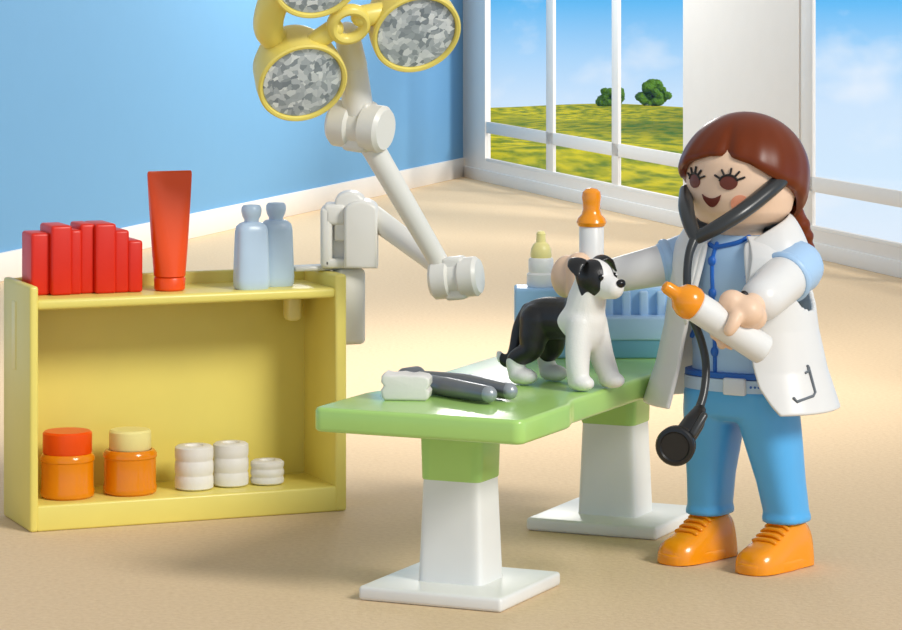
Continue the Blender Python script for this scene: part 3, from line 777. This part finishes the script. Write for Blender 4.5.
mp = [(-.042, .02)]+[(-.042+.084*k/12, .018-.044*sin(pi*k/12)**.75-.002) for k in range(1, 12)]+[(.042, .02)]+[(.042-.084*k/8, .018-.012*sin(pi*k/8)) for k in range(1, 8)]
obj('mouth', patch(2, 1.385, mp), 'mouth', pe)
# held bottles
def feeding_bottle(label, tip, axis, k=1.0):
    ks = Matrix.Diagonal((k, k, 1, 1))
    q = Vector(axis).normalized(); q = (PM.to_3x3() @ q).to_track_quat('Z', 'Y'); tipw = PM @ Vector(tip)
    t = thing('baby_bottle', label, 'bottle', tipw-(q @ Vector((0, 0, .465)))); t.rotation_mode = 'QUATERNION'; t.rotation_quaternion = q
    obj('bottle_body', xf(lathe([(0, 0), (.04, 0), (.046, .006), (.047, .02), (.047, .315), (.042, .322), (0, .322)]), ks), 'white', t)
    if k > 1: prof_ = [(.03, .318), (.048, .32), (.053, .335), (.052, .36), (.043, .385), (.028, .40), (.021, .41), (.02, .445), (.016, .459), (0, .466)]
    else: prof_ = [(.03, .318), (.05, .32), (.057, .334), (.052, .35), (.038, .364), (.032, .385), (.034, .41), (.037, .43), (.034, .45), (.021, .462), (0, .466)]
    obj('teat', xf(lathe(prof_), ks), 'orange', t)
feeding_bottle('upright white bottle with orange teat, held behind the dog', botR, axR)
feeding_bottle('tilted white bottle with orange teat, held across the white coat', tipL, axL, 1.2)

# stethoscope
yk = fl2(697, 238, 11.80)
sp_ = thing('stethoscope', 'black stethoscope hanging around the neck of the toy person', 'stethoscope', PM @ yk)
SO = PM @ yk
def sl_(v): return (PM @ Vector(v))-SO
R_ = [fl2(790, 172, 12.02), fl2(774, 186, 11.915), fl2(756, 201, 11.85), fl2(737, 215, 11.80), fl2(716, 228, 11.78), fl2(699, 237, 11.80)]
obj('ear_tube', tube([sl_(p) for p in R_], [.03, .034, .034, .033, .031, .027], n=18, flat=.85), 'tubing', sp_)
L_ = [fl2(686, 190, 12.10), fl2(686, 207, 11.96), fl2(690, 224, 11.86), fl2(696, 238, 11.80)]
obj('ear_tube', tube([sl_(p) for p in L_], [.024, .03, .028, .025], n=18, flat=.85), 'tubing', sp_)
H_ = [fl2(695, 238, 11.80), fl2(689, 255, 11.77), fl2(687, 280, 11.75), fl2(690, 310, 11.75), fl2(701, 340, 11.74), fl2(706, 365, 11.72), fl2(704, 392, 11.68), fl2(698, 412, 11.64)]
obj('tubing', tube([sl_(p) for p in H_], [.02, .016, .015, .015, .015, .015, .015, .017], n=14), 'tubing', sp_)
cp = obj('chest_piece', tube([sl_(fl2(699, 411, 11.63)), sl_(fl2(694, 422, 11.6)), sl_(fl2(682, 440, 11.57))], [.026, .042, .046], n=18, flat=.8), 'black', sp_)
dc = PM @ fl2(675.5, 446, 11.53)-SO
dq = Vector((-.25, -1, -.05)).normalized().to_track_quat('Z', 'Y').to_matrix().to_4x4()
obj('diaphragm', xf(lathe([(0, -.05), (.05, -.05), (.066, -.042), (.07, -.03), (.064, -.022), (.064, -.012), (.071, -.006), (.072, .008), (.066, .016), (.055, .018), (.05, .012), (0, .012)], 40), Matrix.Translation(dc) @ dq), 'black', cp)
obj('clip', tube([sl_(fl2(704, 416, 11.57)), sl_(fl2(693, 434, 11.54))], [.014, .014], n=12, smooth=False), 'tubing', cp)

# ------------------------------------------------------------------ light
wd = bpy.data.worlds.new('sky'); scn.world = wd; wd.use_nodes = True
nt = wd.node_tree; bg = nt.nodes['Background']
tc = nt.nodes.new('ShaderNodeTexCoord'); sx = nt.nodes.new('ShaderNodeSeparateXYZ'); nt.links.new(tc.outputs['Generated'], sx.inputs[0])
mr = nt.nodes.new('ShaderNodeMapRange'); mr.inputs[1].default_value = -.1; mr.inputs[2].default_value = .5
nt.links.new(sx.outputs[2], mr.inputs[0])
rp = nt.nodes.new('ShaderNodeValToRGB'); cr = rp.color_ramp
def pos(el): return (el+.1)/.6
cr.elements[0].position = pos(-.088); cr.elements[0].color = lin((222, 237, 253))
cr.elements[1].position = pos(.45); cr.elements[1].color = lin((172, 174, 178))
for el, c in ((-.066, (212, 234, 253)), (-.045, (208, 230, 252)), (-.03, (172, 214, 250)), (-.0125, (96, 186, 244)), (.02, (72, 168, 238)), (.12, (180, 200, 222))):
    k = cr.elements.new(pos(el)); k.color = lin(c)
nt.links.new(mr.outputs[0], rp.inputs[0])
mp_ = nt.nodes.new('ShaderNodeMapping'); mp_.inputs['Scale'].default_value = (26, 26, 44); mp_.inputs['Location'].default_value = (.2, 0, .69)
nt.links.new(tc.outputs['Generated'], mp_.inputs[0])
nz = nt.nodes.new('ShaderNodeTexNoise'); nz.inputs['Scale'].default_value = 1.0; nz.inputs['Detail'].default_value = 5; nt.links.new(mp_.outputs[0], nz.inputs['Vector'])
cl = nt.nodes.new('ShaderNodeValToRGB'); cl.color_ramp.elements[0].position = .54; cl.color_ramp.elements[1].position = .74
cl.color_ramp.elements[1].color = (.75, .75, .75, 1)
nt.links.new(nz.outputs['Fac'], cl.inputs[0])
mx = nt.nodes.new('ShaderNodeMix'); mx.data_type = 'RGBA'; mx.inputs[7].default_value = lin((240, 245, 252))
nt.links.new(cl.outputs[0], mx.inputs[0]); nt.links.new(rp.outputs[0], mx.inputs[6]); nt.links.new(mx.outputs[2], bg.inputs[0])
bg.inputs[1].default_value = 1.0

def aim(o, d): o.rotation_euler = Vector(d).to_track_quat('-Z', 'Y').to_euler()
sun = bpy.data.lights.new('sun', 'SUN'); sun.energy = 2.25; sun.angle = radians(16); sun.color = (1, .97, .92)
so = bpy.data.objects.new('sun', sun); COL.objects.link(so); aim(so, (-.66, .62, -.62))
sp = bpy.data.lights.new('added_floor_spot', 'SPOT'); sp.energy = 1500; sp.spot_size = radians(75); sp.spot_blend = 1; sp.shadow_soft_size = 1.2; sp.color = (1, .95, .86)  # unseen spot added to lay a bright pool on the mid floor
so = bpy.data.objects.new('added_floor_spot', sp); COL.objects.link(so); so.location = (.3, 17.5, 6); aim(so, (0, 0, -1))

pl = bpy.data.lights.new('added_wall_fill', 'POINT'); pl.energy = 470; pl.shadow_soft_size = .6; pl.color = (1, .96, .9)  # added point light without a fixture, lifts the white window wall and far corner
so = bpy.data.objects.new('added_wall_fill', pl); COL.objects.link(so); so.location = (.1, 27.5, 4.4)

cam = bpy.data.cameras.new('camera'); cam.sensor_width = 36; cam.lens = F/902*36; cam.shift_x = 0; cam.shift_y = (HY-315)/902
cam.clip_end = 600
c = bpy.data.objects.new('camera', cam); COL.objects.link(c); c.location = (0, 0, HC); c.rotation_euler = (pi/2, 0, 0); scn.camera = c
scn.view_settings.view_transform = 'Standard'; scn.view_settings.look = 'None'; scn.view_settings.exposure = .06; scn.view_settings.gamma = 1
scn.view_settings.use_curve_mapping = False
